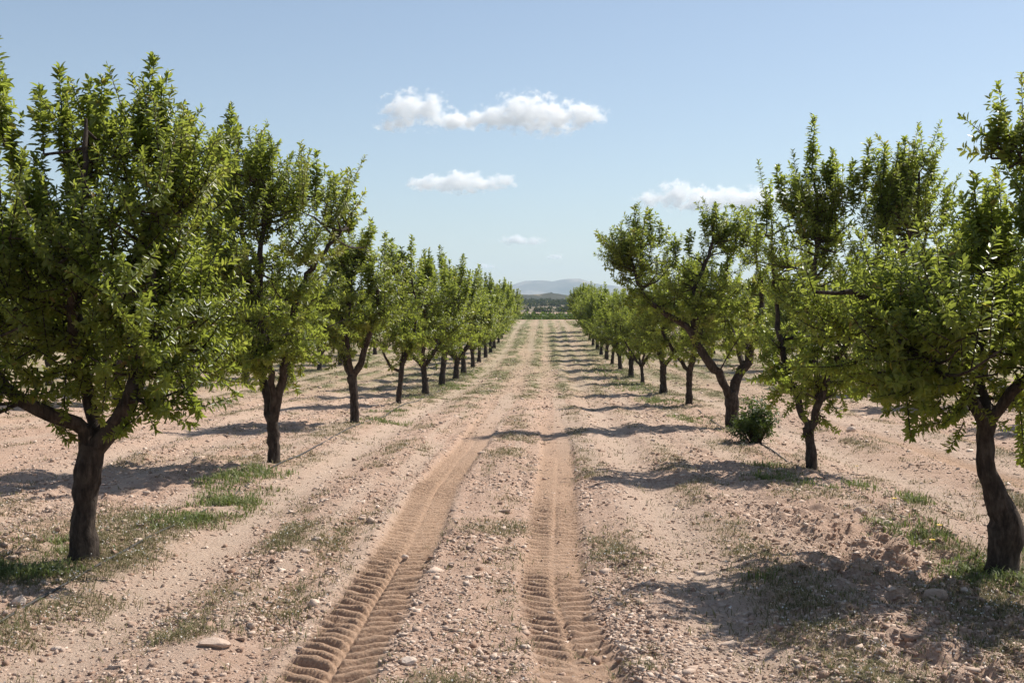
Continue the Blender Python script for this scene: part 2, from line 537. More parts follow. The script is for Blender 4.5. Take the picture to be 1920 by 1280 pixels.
def build_gravel():
    g = np.random.default_rng(9)
    def dens(x, y):
        t, sm, rub, rowd, xx = masks(x, y)
        return np.clip(rub * (.3 + 1.4 * sstep(.35, .65, fbm(x * 2.1, y * 1.4, 171, 2))) * (1 - .88 * np.clip(t, 0, 1)) + .10 * (1 - t), 0, 1)
    for n, mu, sg, smax, base, faces, jit, seed, sink, nm in ((440000, -5.05, .5, .028, _box, _boxf, .38, 12, .05, 'chips'), (16000, -4.3, .45, .05, _box, _boxf, .5, 14, -.2, 'lumps')):
        x, y = scatter(n, dens, 3.2, 60, 14, 51 + seed, .8)
        s = np.clip(np.exp(g.normal(mu, sg, len(x))), .003, smax) * (1 + .03 * np.clip(y - 6, 0, 60))
        t = np.clip(g.beta(1.3, 1.5, len(x)), 0, 1)
        v, f, ti = stones_np(x, y, s, t, seed, base, faces, jit, sink)
        if nm == 'chips': V, Fc, Ti = v, f, ti
        else: V, Fc, Ti = np.concatenate((V, v)), np.concatenate((Fc, f + len(V))), np.concatenate((Ti, ti))
    tag(mesh_np('gravel', V, Fc, 3, STONE, attrs={'tint': Ti}), 'loose pinkish gravel and small clods over the soil', 'gravel', kind='stuff')


def px_ground(px, py):
    """where a photo pixel meets the ground, measured once when laying out the scene"""
    d = 6.0
    for _ in range(30):
        z = float(profile(np.array([d]))[0])
        d = .5 * d + .5 * (EYE - z) * F / max(4, (py - VPY))
    return (px - VPX) * d / F, d


def build_stone(px, py, wpx, flat, tint, label, seed, lenr=1.0):
    x, y = px_ground(px, py)
    s = wpx * y / F / 2
    import bmesh
    bm = bmesh.new()
    bmesh.ops.create_icosphere(bm, subdivisions=3, radius=1.0)
    g = random.Random(seed)
    planes = [(Vector((g.uniform(-1, 1), g.uniform(-1, 1), g.uniform(-.6, 1))).normalized(), g.uniform(.62, .9)) for _ in range(9)]
    o = g.uniform(0, 50)
    for v in bm.verts:
        c = v.co.copy()
        for n, d in planes:
            k = c.dot(n)
            if k > d: c -= n * (k - d) * .92
        q = np.array([c.x * 2.1 + o]), np.array([c.y * 2.1 + c.z * 1.7 + o])
        c *= 1 + .16 * (float(fbm(q[0], q[1], seed, 3)[0]) - .5)
        v.co = Vector((c.x * s, c.y * s * .62 * lenr, c.z * s * flat))
    me = bpy.data.meshes.new('stone'); bm.to_mesh(me); bm.free()
    a = me.attributes.new('tint', 'FLOAT', 'POINT'); a.data.foreach_set('value', np.full(len(me.vertices), tint, dtype=np.float32))
    me.materials.append(STONE)
    ob = bpy.data.objects.new('stone', me); COL.objects.link(ob)
    ob.location = (x, y, gz(x, y) + s * flat * .35)
    ob.rotation_euler = (g.uniform(-.1, .1), g.uniform(-.12, .12), g.uniform(-.4, .25))
    tag(ob, label, 'stone', 'larger stones lying on the soil')


# ------------------------------------------------------------------ trees
def tube(verts, loops, pts, rads, sides, g, rough=.0, cap=True):
    pts = np.asarray(pts, float)
    n = len(pts)
    base = sum(len(a) for a in verts)
    tang = np.gradient(pts, axis=0)
    tang /= np.linalg.norm(tang, axis=1)[:, None] + 1e-9
    ref = np.array([.31, .95, .05]) if abs(tang[0][1]) < .8 else np.array([1., .1, 0])
    a = np.arange(sides) / sides * 2 * np.pi
    for i in range(n):
        u = np.cross(tang[i], ref); u /= np.linalg.norm(u) + 1e-9
        v = np.cross(tang[i], u)
        r = rads[i] * (1 + rough * g.normal(0, 1, sides))
        verts.append(pts[i] + (np.cos(a) * r)[:, None] * u + (np.sin(a) * r)[:, None] * v)
    for i in range(n - 1):
        for k in range(sides):
            k2 = (k + 1) % sides
            loops.append((base + i * sides + k, base + i * sides + k2, base + (i + 1) * sides + k2, base + (i + 1) * sides + k))


def resample(pts, rads, step):
    """smooth a polyline (Catmull-Rom) and its radii"""
    P = [np.asarray(p, float) for p in pts]
    P = [2 * P[0] - P[1]] + P + [2 * P[-1] - P[-2]]
    out, rr = [], []
    for i in range(1, len(P) - 2):
        L = np.linalg.norm(P[i + 1] - P[i]); n = max(1, int(L / step))
        for k in range(n):
            t = k / n
            out.append(.5 * (2 * P[i] + (P[i + 1] - P[i - 1]) * t + (2 * P[i - 1] - 5 * P[i] + 4 * P[i + 1] - P[i + 2]) * t * t + (3 * P[i] - P[i - 1] - 3 * P[i + 1] + P[i + 2]) * t ** 3))
            rr.append(rads[i - 1] * (1 - t) + rads[i] * t)
    out.append(P[-2]); rr.append(rads[-1])
    return np.array(out), np.array(rr)


def leaf_mesh(B, D, L, n_per_m, size, g, tint0, wide=.39, scale=None):
    """leaves set round each shoot: B base, D unit direction, L length (arrays)"""
    cnt = np.maximum(6, (L * n_per_m).astype(int))
    idx = np.repeat(np.arange(len(B)), cnt)
    m = len(idx)
    first = np.repeat(np.cumsum(cnt) - cnt, cnt)
    j = np.arange(m) - first
    s = (j + g.uniform(0, 1, m)) / cnt[idx]
    s = 1 - (1 - s) ** 1.15
    ph = j * 2.39996 + g.uniform(0, .7, m)
    t = D[idx]
    up = np.array([0, 0, 1.0])
    bend = .22 * L[idx] * s * s
    pos = B[idx] + t * (L[idx] * s)[:, None] + up * bend[:, None]
    tt = t + up * (.40 * s)[:, None]; tt /= np.linalg.norm(tt, axis=1)[:, None]
    ref = np.where(np.abs(tt[:, 2:3]) > .8, np.array([[1., 0, 0]]), np.array([[0, 0, 1.]]))
    u = np.cross(tt, ref); u /= np.linalg.norm(u, axis=1)[:, None]
    v = np.cross(tt, u)
    rad = np.cos(ph)[:, None] * u + np.sin(ph)[:, None] * v
    ang = np.where(s > .86, g.uniform(.35, 1.15, m), g.uniform(.85, 1.6, m))
    d = tt * np.cos(ang)[:, None] + rad * np.sin(ang)[:, None] + g.normal(0, .16, (m, 3))
    d[:, 2] -= .25 * g.uniform(0, 1, m)
    d /= np.linalg.norm(d, axis=1)[:, None]
    ln = size * (1 if scale is None else scale[idx]) * np.clip(g.normal(.95, .25, m), .4, 1.5) * np.where(s > .92, .8, 1)
    sd = np.cross(d, tt + g.normal(0, .35, (m, 3))); sd /= np.linalg.norm(sd, axis=1)[:, None] + 1e-9
    nr = np.cross(sd, d)
    wd = ln * wide * g.uniform(.8, 1.2, m)
    c = lambda a, b, h: pos + d * (ln * a)[:, None] + sd * (wd * b)[:, None] + nr * (ln * h)[:, None]
    fold = .07
    V = np.stack((c(0.08, 0, 0), c(.36, -.5, fold), c(.74, -.36, fold * .4), c(1, 0, -.10), c(.74, .36, fold * .4), c(.36, .5, fold)), 1).reshape(-1, 3)
    b = np.arange(m) * 6
    loops = np.stack((b, b + 1, b + 2, b + 3, b, b + 3, b + 4, b + 5), 1).ravel()
    ti = tint0[idx] + .16 * (s - .5) + g.normal(0, .13, m)
    old = g.uniform(0, 1, m) < .012
    ti = np.where(old, .99, np.clip(ti, 0, .93))
    return V, loops, np.repeat(ti, 6)


class Tree:
    """one almond tree in its own metres: x right, y away, z up, origin at the foot of the trunk"""

    def __init__(self, seed):
        self.g = np.random.default_rng(seed)
        self.trunk = None; self.limbs = []; self.blobs = []; self.spikes = []

    def build(self, name, loc, dens=95, size=.068, nclus=.74, fine=True, parts=True):
        g = self.g
        root = empty(name, loc)
        tv, tl = [], []
        tp, tr_ = resample(self.trunk[0], self.trunk[1], .06)
        tp = tp + g.normal(0, .004, tp.shape)
        tr_ = tr_ * (1 + .05 * np.sin(np.arange(len(tr_)) * 1.3 + g.uniform(0, 6)) + g.normal(0, .03, len(tr_)))
        tube(tv, tl, tp, tr_, 16 if fine else 8, g, .06)
        # limbs with nodes that the branches start from
        nodes, lid, limb_geo, nrad = [], [], [], []
        for k, (pts, rads) in enumerate(self.limbs):
            p, r = resample(pts, rads, .09)
            p[1:] += g.normal(0, .012, p[1:].shape)
            r = r * (1 + g.normal(0, .05, len(r)))
            v, l = [], []
            tube(v, l, p, r, 9 if fine else 6, g, .05)
            limb_geo.append((v, l))
            for q, rr in zip(p[2:], r[2:]):
                nodes.append(q); lid.append(k); nrad.append(rr)
        nodes = np.array(nodes); lid = np.array(lid); nrad = np.array(nrad)
        B, D, L, T, Z = [], [], [], [], []
        ctr = np.mean([b[0] for b in self.blobs], axis=0)

        def branch(target, rad0=.010, tint=None, shoots=5, slen=(.15, .55), upb=.6, spread=.5):
            d2 = np.linalg.norm(nodes - target, axis=1) + .5 * np.maximum(0, nodes[:, 2] - target[2] + .1)
            i = int(np.argmin(d2 + g.uniform(0, .15, len(d2))))
            a = nodes[i]
            mid = (a + target) / 2 + np.array([0, 0, -.05]) * np.linalg.norm(target - a) + g.normal(0, .04, 3)
            p, r = resample([a, mid, target], [min(rad0 * 1.5, nrad[i] * .8), rad0, rad0 * .5], .13)
            v, l = limb_geo[lid[i]]
            tube(v, l, p, r, 5, g)
            tint = g.normal(.46, .19) if tint is None else tint
            outw = target - ctr; outw = outw / (np.linalg.norm(outw) + 1e-6)
            for s in range(shoots):
                q = p[int(g.uniform(.35, 1) * (len(p) - 1) + .5)] + g.normal(0, .03, 3)
                low = target[2] < ctr[2] - .25
                d = outw * .5 + np.array([0, 0, (.12 if low else upb)]) + g.normal(0, spread, 3)
                d /= np.linalg.norm(d)
                ll = g.uniform(*slen)
                B.append(q); D.append(d); L.append(ll); T.append(tint + g.normal(0, .10)); Z.append(1.0)
                tube(v, l, np.array([q, q + d * ll * .5 + [0, 0, .055 * ll], q + d * ll + [0, 0, .22 * ll]]), [.006, .0045, .002], 3, g)

        for c, r, n in self.blobs:
            c = np.array(c); r = np.array(r)
            for _ in range(max(1, int(n * nclus))):
                q = g.normal(0, 1, 3); q /= np.linalg.norm(q)
                q = q * g.uniform(.05, 1) ** .5 * g.uniform(.82, 1.2)
                branch(c + q * r * .86)
        for tip, ll in self.spikes:          # long upright water shoots that break the outline
            tip = np.array(tip, float)
            lean = np.array([(tip[0] - ctr[0]) * .16, (tip[1] - ctr[1]) * .16, 1.0]) + g.normal(0, .06, 3)
            lean /= np.linalg.norm(lean)
            b = tip - lean * ll
            k = int(np.argmin(np.linalg.norm(nodes - b, axis=1)))
            v, l = limb_geo[lid[k]]
            p, r = resample([nodes[k], (nodes[k] + b) / 2 + g.normal(0, .03, 3), b], [min(.014, nrad[k] * .8), .011, .009], .15)
            tube(v, l, p, r, 5, g)
            tn = g.normal(.5, .12)
            tube(v, l, np.array([b, b + lean * ll * .55, tip]), [.008, .006, .003], 4, g)
            for _ in range(2):
                B.append(b + g.normal(0, .008, 3)); D.append(lean); L.append(ll * .82); T.append(tn); Z.append(1.3)
            for s in range(int(3 + 7 * ll)):   # side sprigs, shorter towards the tip
                f = g.uniform(0, .62)
                d = lean * .8 + g.normal(0, .5, 3); d /= np.linalg.norm(d)
                B.append(b + lean * ll * f); D.append(d); L.append(g.uniform(.10, .26) * (1.15 - f)); T.append(tn + g.normal(0, .06)); Z.append(1.2)
        tb = mesh_np('trunk', np.concatenate(tv), tl, 4, BARK, root, smooth=True)
        if parts:
            for v, l in limb_geo:
                mesh_np('limb', np.concatenate(v), l, 4, BARK, root, smooth=True)
        else:
            tv2, tl2, off = list(tv), list(tl), sum(len(a) for a in tv)
            for v, l in limb_geo:
                tl2 += [tuple(i + off for i in q) for q in l]; tv2 += v; off += sum(len(a) for a in v)
            old = tb.data
            bpy.data.objects.remove(tb); bpy.data.meshes.remove(old)
            mesh_np('trunk', np.concatenate(tv2), tl2, 4, BARK, root, smooth=True)
        V, lo, ti = leaf_mesh(np.array(B), np.array(D), np.array(L), dens, size, g, np.array(T), scale=np.array(Z))
        mesh_np('crown', V, lo, 4, LEAF, root, attrs={'tint': ti})
        return root


class PxTree(Tree):
    """a tree measured from the photo: picture points become metres at the tree's own distance"""

    def __init__(self, seed, bx, by, lateral=3.05):
        super().__init__(seed)
        self.bx, self.by = bx, by
        self.d = lateral * F / abs(bx - VPX)
        self.s = self.d / F

    def P(self, px, py, dy=0.0):
        return ((px - self.bx) * self.s, dy, (self.by - py) * self.s)

    def set_trunk(self, pts, rpx):
        self.trunk = ([self.P(*p) for p in pts], [r * self.s for r in rpx])
        self.trunk[0][0] = tuple(np.array(self.trunk[0][0]) - np.array((0, 0, .12)))
        self.trunk[1][0] *= 1.35
        a, b = np.array(self.trunk[0][0]), np.array(self.trunk[0][1])
        self.trunk[0].insert(1, tuple(a + (b - a) * (.16 / np.linalg.norm(b - a)))); self.trunk[1].insert(1, self.trunk[1][1] * 1.14)

    def limb(self, pts, rpx):
        self.limbs.append(([self.P(*p) for p in pts], [r * self.s for r in rpx]))

    def blob(self, px, py, rx, ry, dy, rd, n):
        self.blobs.append((self.P(px, py, dy), (rx * self.s, rd, ry * self.s), n))

    def spike(self, px, py, lpx, dy=0.0):
        self.spikes.append((self.P(px, py, dy), lpx * self.s))

    def put(self, **kw):
        x = (self.bx - VPX) * self.s
        # keep the foot on the soil
        return self.build('almond_tree', (x, self.d, gz(x, self.d)), **kw)


ROWS = 'almond trees of the orchard rows'


def heroes():
    # ---------------- left row
    t = PxTree(101, 145, 1050)
    t.set_trunk([(143, 1052), (145, 1000), (149, 930), (158, 870), (164, 838)], [25, 23.5, 22.5, 24, 23])
    t.limb([(158, 862), (150, 815), (140, 795, -.05), (112, 782, -.15), (84, 766, -.25), (55, 720, -.4), (10, 640, -.6), (-60, 540, -.75)], [19, 16, 15, 14, 13, 11, 8, 5])
    t.limb([(168, 850), (171, 812, .05), (155, 770, .1), (135, 734, .15), (112, 684, .2), (98, 600, .3), (95, 480, .4), (80, 330, .45), (72, 230, .4)], [17, 15, 14, 14, 13, 11, 9, 6, 3])
    t.limb([(166, 848), (195, 815, -.03), (225, 787, -.06), (240, 750, -.08), (262, 700, -.1), (285, 610, -.2), (310, 500, -.3), (330, 380, -.3)], [20, 18, 17, 16, 16, 13, 9, 5])
    t.limb([(230, 775, 0), (235, 700, .3), (230, 600, .55), (240, 450, .7), (255, 300, .6), (262, 180, .5)], [12, 11, 10, 8, 6, 3])
    t.limb([(112, 684, .2), (150, 600, -.2), (180, 480, -.35), (185, 340, -.3), (180, 230, -.2)], [10, 9, 8, 6, 3])
    t.limb([(10, 640, -.6), (-15, 540, -.3), (-20, 420, 0), (-12, 320, 0), (-5, 240, -.1)], [9, 7, 5, 4, 2.5])
    t.limb([(-15, 540, -.3), (-50, 440, 0), (-62, 340, 0)], [6, 4, 2.5])
    t.blob(120, 585, 285, 140, 0, 1.5, 88)
    t.blob(90, 660, 200, 70, .5, .8, 16)
    t.blob(-90, 560, 150, 170, -.2, .9, 26)
    t.blob(330, 610, 105, 110, -.2, .8, 26)
    t.blob(230, 430, 160, 120, .1, .8, 40)
    t.blob(255, 300, 75, 80, .2, .4, 13)
    t.blob(150, 280, 60, 80, .2, .35, 9)
    t.blob(60, 490, 130, 80, -.1, .8, 22)
    t.blob(345, 410, 50, 90, 0, .5, 12)
    t.blob(20, 725, 70, 45, -.5, .5, 7)
    t.blob(370, 690, 55, 40, -.3, .45, 7)
    for a in ((70, 108, 200, .3), (150, 145, 130, .1), (188, 148, 120, 0), (260, 88, 190, .3), (300, 158, 130, 0), (330, 200, 100, .2), (232, 175, 110, .3), (345, 240, 80, 0),
              (95, 175, 120, -.2), (8, 80, 200, -.2), (-30, 130, 240, .1), (30, 285, 110, .2), (90, 325, 90, -.4), (-60, 220, 220, -.1)):
        t.spike(a[0], a[1], a[2], a[3])
    t.blob(325, 765, 26, 14, -.3, .1, 3)
    r = t.put(dens=175, size=.053, nclus=.66)
    tag(r, 'largest almond tree with thick three-limbed trunk, nearest on the left of the track', 'almond tree', ROWS)

    t = PxTree(102, 508, 870)
    t.set_trunk([(508, 872), (509, 840), (508, 805), (505, 778)], [12.5, 11.5, 11, 12])
    t.limb([(504, 790), (495, 745, .05), (487, 710, .1), (478, 650, .2), (455, 560, .4), (430, 440, .6), (420, 320, .6), (422, 240, .5)], [9, 8.5, 8, 7, 6, 5, 3.5, 2])
    t.limb([(508, 790), (520, 750, -.05), (530, 705, -.1), (548, 640, -.25), (570, 560, -.4), (610, 490, -.5), (655, 440, -.5)], [9, 8, 8, 7, 6, 4.5, 2.5])
    t.limb([(510, 780), (512, 700, -.2), (505, 600, -.4), (500, 480, -.3), (505, 360, -.2), (515, 300, -.2)], [7, 6.5, 6, 5, 3.5, 2])
    t.blob(505, 530, 172, 135, 0, 1.45, 72)
    t.blob(470, 365, 110, 110, .1, .8, 34)
    t.blob(400, 500, 75, 100, .2, .8, 20)
    t.blob(575, 410, 75, 85, -.1, .8, 22)
    t.blob(390, 380, 50, 100, .2, .5, 18)
    t.blob(540, 650, 85, 55, -.2, .9, 20)
    t.blob(440, 640, 70, 60, -.2, .9, 14)
    for a in ((423, 190, 85), (462, 240, 70), (385, 252, 60), (515, 266, 75), (600, 292, 80), (620, 325, 50), (666, 368, 70), (545, 325, 50), (440, 265, 60), (680, 420, 40), (575, 340, 45), (490, 290, 50)):
        t.spike(a[0], a[1], a[2], t.g.normal(0, .3))
    r = t.put(dens=155, size=.057)
    tag(r, 'tall bushy almond tree with slim forked trunk, second in the left row', 'almond tree', ROWS)

    t = PxTree(103, 663, 793)
    t.set_trunk([(664, 794), (663, 760), (661, 730), (658, 706)], [8.5, 8, 8, 9])
    t.limb([(658, 715), (650, 690, .05), (642, 668, .1), (630, 610, .3), (615, 540, .5)], [7, 6.5, 6, 4.5, 2])
    t.limb([(660, 712), (672, 690, -.05), (684, 655, -.1), (700, 610, -.2), (715, 570, -.3), (700, 510, -.3)], [6.5, 6, 6, 5, 3.5, 2])
    t.limb([(660, 705), (655, 640, -.3), (658, 560, -.3), (665, 500, -.1)], [5, 4.5, 3.5, 2])
    t.blob(652, 585, 98, 85, 0, 1.15, 92)
    t.blob(655, 505, 66, 38, 0, .7, 26)
    for a in ((687, 466, 40), (650, 455, 40), (620, 470, 40), (700, 500, 30), (668, 475, 35)):
        t.spike(a[0], a[1], a[2], t.g.normal(0, .3))
    r = t.put(dens=125, size=.065)
    tag(r, 'low spreading almond tree with a straight dark trunk, third in the left row', 'almond tree', ROWS)

    t = PxTree(104, 747, 757)
    t.set_trunk([(745, 758), (748, 730), (752, 695), (754, 672)], [5, 4.8, 4.6, 4.5])
    t.limb([(752, 698), (742, 692, -.1), (730, 682, -.15), (715, 650, -.2)], [3, 3, 2.6, 1.6])
    t.limb([(754, 680), (755, 640, .1), (750, 580, .2), (740, 510, .1)], [4.2, 4, 3, 1.5])
    t.limb([(754, 682), (768, 650, 0), (780, 600, 0), (772, 520, 0)], [4, 3.5, 2.5, 1.5])
    t.blob(748, 590, 66, 78, 0, 1.0, 54)
    t.blob(742, 510, 35, 32, 0, .5, 10)
    for a in ((718, 436, 66), (770, 443, 62), (735, 452, 45), (752, 464, 40), (760, 500, 30), (790, 512, 30)):
        t.spike(a[0], a[1], a[2], t.g.normal(0, .25))
    r = t.put(dens=85, size=.082)
    tag(r, 'slender almond tree with two tall bare-sided top shoots, fourth in the left row', 'almond tree', ROWS)

    # ---------------- right row
    t = PxTree(201, 1875, 1075)
    t.set_trunk([(1872, 1078), (1876, 1030), (1882, 985), (1872, 950), (1852, 905), (1843, 860), (1841, 815), (1843, 775)], [29, 28, 31, 25, 17.5, 16, 15.5, 15])
    t.limb([(1842, 800), (1815, 750, -.05), (1765, 712, -.1), (1717, 676, -.15), (1670, 620, -.2), (1625, 572, -.25), (1570, 550, -.3), (1510, 545, -.3)], [12, 12, 11.5, 11, 9, 7, 5, 3])
    t.limb([(1844, 790), (1850, 700, .2), (1862, 600, .4), (1875, 500, .45), (1870, 400, .4)], [12, 11, 9, 7, 4])
    t.limb([(1845, 790), (1880, 730, -.1), (1930, 660, -.2), (1975, 560, -.3), (1985, 430, -.2), (1950, 340, 0)], [11, 11, 9, 7, 5, 3])
    t.blob(1850, 622, 215, 122, .1, 1.5, 62)
    t.blob(2090, 590, 170, 120, -1.2, .75, 22)
    t.blob(1920, 590, 140, 70, -1.15, .55, 14)
    t.blob(1700, 600, 110, 70, -1.05, .5, 12)
    t.blob(1690, 600, 130, 115, -.1, 1.1, 34)
    t.blob(1560, 610, 90, 75, -.3, .7, 13)
    t.blob(2020, 600, 170, 160, 0, 1.2, 34)
    t.blob(1890, 480, 60, 70, .1, .5, 14)
    t.blob(1960, 380, 70, 90, .1, .5, 12)
    t.blob(1745, 735, 100, 38, -.2, .8, 9)
    t.blob(1905, 770, 40, 30, .3, .5, 4)
    t.blob(1655, 720, 45, 50, -.2, .5, 8)
    for a in ((1825, 332, 130, .1), (1848, 372, 110, 0), (1815, 468, 60, .2), (1890, 395, 90, .2), (1920, 330, 120, 0), (1950, 250, 160, .1)):
        t.spike(a[0], a[1], a[2], a[3])
    t.limb([(1955, 400, 0), (1925, 330, 0), (1895, 285, 0), (1868, 250, 0)], [4, 3.5, 3, 2])
    for a in ((1862, 205, 75, 0), (1850, 260, 40, .05), (1880, 270, 50, 0), (1900, 250, 40, 0)):
        t.spike(a[0], a[1], a[2], a[3])
    t.blob(1905, 300, 30, 25, 0, .12, 4)
    r = t.put(dens=170, size=.053, nclus=.58)
    tag(r, 'almond tree with crooked knobbly trunk bent leftwards, nearest in the right row', 'almond tree', ROWS)

    t = PxTree(202, 1520, 877)
    t.set_trunk([(1520, 878), (1519, 850), (1515, 822), (1513, 800)], [10.5, 9.5, 9.5, 10])
    t.limb([(1513, 808), (1504, 775, .05), (1495, 748, .1), (1483, 715, .15), (1470, 640, .3), (1465, 540, .5), (1460, 420, .5)], [7.5, 7, 7, 6.5, 5.5, 4, 2])
    t.limb([(1516, 806), (1525, 768, -.05), (1536, 730, -.1), (1555, 680, -.2), (1600, 600, -.3), (1660, 510, -.3), (1700, 400, -.2), (1705, 330, -.2)], [7, 7, 6.5, 6, 5.5, 4.5, 3, 2])
    t.limb([(1530, 745), (1520, 650, -.2), (1515, 540, -.2), (1525, 420, -.1), (1522, 320, 0)], [5.5, 5, 4.5, 3, 2])
    t.limb([(1580, 635, -.25), (1640, 600, .2), (1700, 540, .4), (1745, 460, .4), (1750, 380, .3)], [4.5, 4.2, 4, 3, 2])
    t.blob(1565, 570, 190, 135, 0, 1.4, 70)
    t.blob(1500, 430, 75, 85, .1, .7, 24)
    t.blob(1670, 400, 85, 100, 0, .7, 38)
    t.blob(1590, 440, 80, 70, 0, .7, 20)
    t.blob(1480, 690, 60, 45, -.1, .7, 12)
    t.blob(1590, 690, 90, 50, .1, .8, 18)
    for a in ((1522, 224, 120, 0), (1450, 315, 85, 0), (1555, 285, 90, 0), (1592, 305, 80, 0), (1628, 264, 100, .1), (1652, 275, 90, 0), (1690, 266, 95, 0), (1718, 270, 90, .2), (1745, 300, 90, 0),
              (1780, 362, 75, .2), (1432, 365, 70, 0), (1478, 350, 60, 0), (1768, 480, 40, .2), (1540, 310, 50, 0)):
        t.spike(*a)
    t.blob(1547, 780, 8, 8, 0, .06, 1)
    r = t.put(dens=155, size=.057)
    tag(r, 'tall almond tree with thin forked trunk by a green patch, second in the right row', 'almond tree', ROWS)

    t = PxTree(203, 1373, 803)
    t.set_trunk([(1373, 805), (1372, 780), (1371, 755), (1370, 735)], [13, 12, 12, 12.5])
    t.limb([(1368, 745), (1350, 708, -.1), (1330, 683, -.15), (1314, 661, -.2), (1291, 622, -.3), (1271, 606, -.35), (1236, 583, -.4), (1200, 550, -.45), (1180, 490, -.4), (1188, 440, -.4)], [8.5, 8, 8, 8, 7, 6, 5, 4, 3, 2])
    t.limb([(1372, 745), (1380, 715, .05), (1392, 693, .1), (1404, 676, .15), (1425, 620, .2), (1430, 540, .2), (1410, 460, .1)], [9.5, 9, 9, 8, 6, 4, 2])
    t.limb([(1292, 626, -.3), (1294, 600, -.25), (1300, 540, -.1), (1330, 470, 0), (1338, 420, 0)], [5, 4.5, 4, 3, 2])
    t.limb([(1395, 690, .1), (1385, 640, .4), (1370, 570, .6), (1372, 480, .5)], [5, 5, 4, 2])
    t.blob(1350, 540, 115, 100, .1, 1.35, 62)
    t.blob(1200, 490, 62, 70, -.4, .7, 26)
    t.blob(1260, 545, 70, 60, -.3, .8, 22)
    t.blob(1395, 620, 70, 50, .2, 1.0, 18)
    t.blob(1345, 450, 70, 40, 0, .6, 14)
    for a in ((1184, 393, 55, -.4), (1211, 396, 50, -.3), (1232, 420, 45, -.3), (1340, 384, 55, 0), (1320, 405, 40, 0), (1383, 400, 50, .1), (1407, 402, 45, .1), (1290, 436, 45, -.1), (1262, 450, 40, -.2), (1360, 420, 40, 0), (1430, 425, 40, .2)):
        t.spike(*a)
    t.blob(1150, 490, 34, 30, -.4, .3, 9)
    for a in ((1165, 440, 40, -.4),):
        t.spike(*a)
    r = t.put(dens=125, size=.065)
    tag(r, 'almond tree with one long limb slanting left, beside a low dark bush', 'almond tree', ROWS)


heroes_done = False


def generic(seed, h=3.6, rad=1.4, fork=.85):
    t = Tree(seed)
    g = t.g
    lean = g.normal(0, .07, 2)
    r0 = g.uniform(.075, .105)
    t.trunk = ([(0, 0, -.1), (lean[0] * .4, lean[1] * .4, fork * .5), (lean[0], lean[1], fork)], [r0 * 1.35, r0 * .95, r0])
    n = int(g.integers(3, 5)); a0 = g.uniform(0, 6.28)
    for k in range(n):
        a = a0 + k * 2 * np.pi / n + g.normal(0, .25)
        ca, sa = math.cos(a), math.sin(a)
        q = rad * g.uniform(.55, .8)
        b = np.array([lean[0], lean[1], fork])
        t.limbs.append(([b - (0, 0, .08), b + (ca * q * .35, sa * q * .35, .38), b + (ca * q * .7, sa * q * .7, .9), b + (ca * q, sa * q, 1.5), b + (ca * q * 1.02, sa * q * 1.02, h - fork - .75)],
                        [r0 * .75, r0 * .65, r0 * .5, r0 * .32, .01]))
    cz = fork + .95
    t.blobs.append(((0, 0, cz), (rad * 1.12, rad * 1.12, .78), 58))
    t.blobs.append(((0, 0, cz + .75), (rad * .78, rad * .78, .55), 40))
    for _ in range(3):
        a = g.uniform(0, 6.28)
        t.blobs.append(((math.cos(a) * rad * .6, math.sin(a) * rad * .6, cz + .35), (.5, .5, .5), 9))
    for _ in range(20):
        a = g.uniform(0, 6.28); q = rad * .95 * g.uniform(0, 1) ** .6
        t.spikes.append(((math.cos(a) * q, math.sin(a) * q, h + .12 - .5 * (q / rad) ** 2 - abs(g.normal(0, .36))), g.uniform(.45, 1.0)))
    return t


def copy_tree(src, loc, rot, sc):
    r = src.copy(); COL.objects.link(r)
    r.location = loc; r.rotation_euler = (0, 0, rot); r.scale = sc
    for ch in src.children:
        c = ch.copy(); COL.objects.link(c); c.parent = r
        c.matrix_parent_inverse = ch.matrix_parent_inverse
    return r


ORD = ['first', 'second', 'third', 'fourth', 'fifth', 'sixth', 'seventh', 'eighth', 'ninth', 'tenth', 'eleventh', 'twelfth', 'thirteenth', 'fourteenth', 'fifteenth', 'sixteenth', 'seventeenth', 'eighteenth', 'nineteenth']


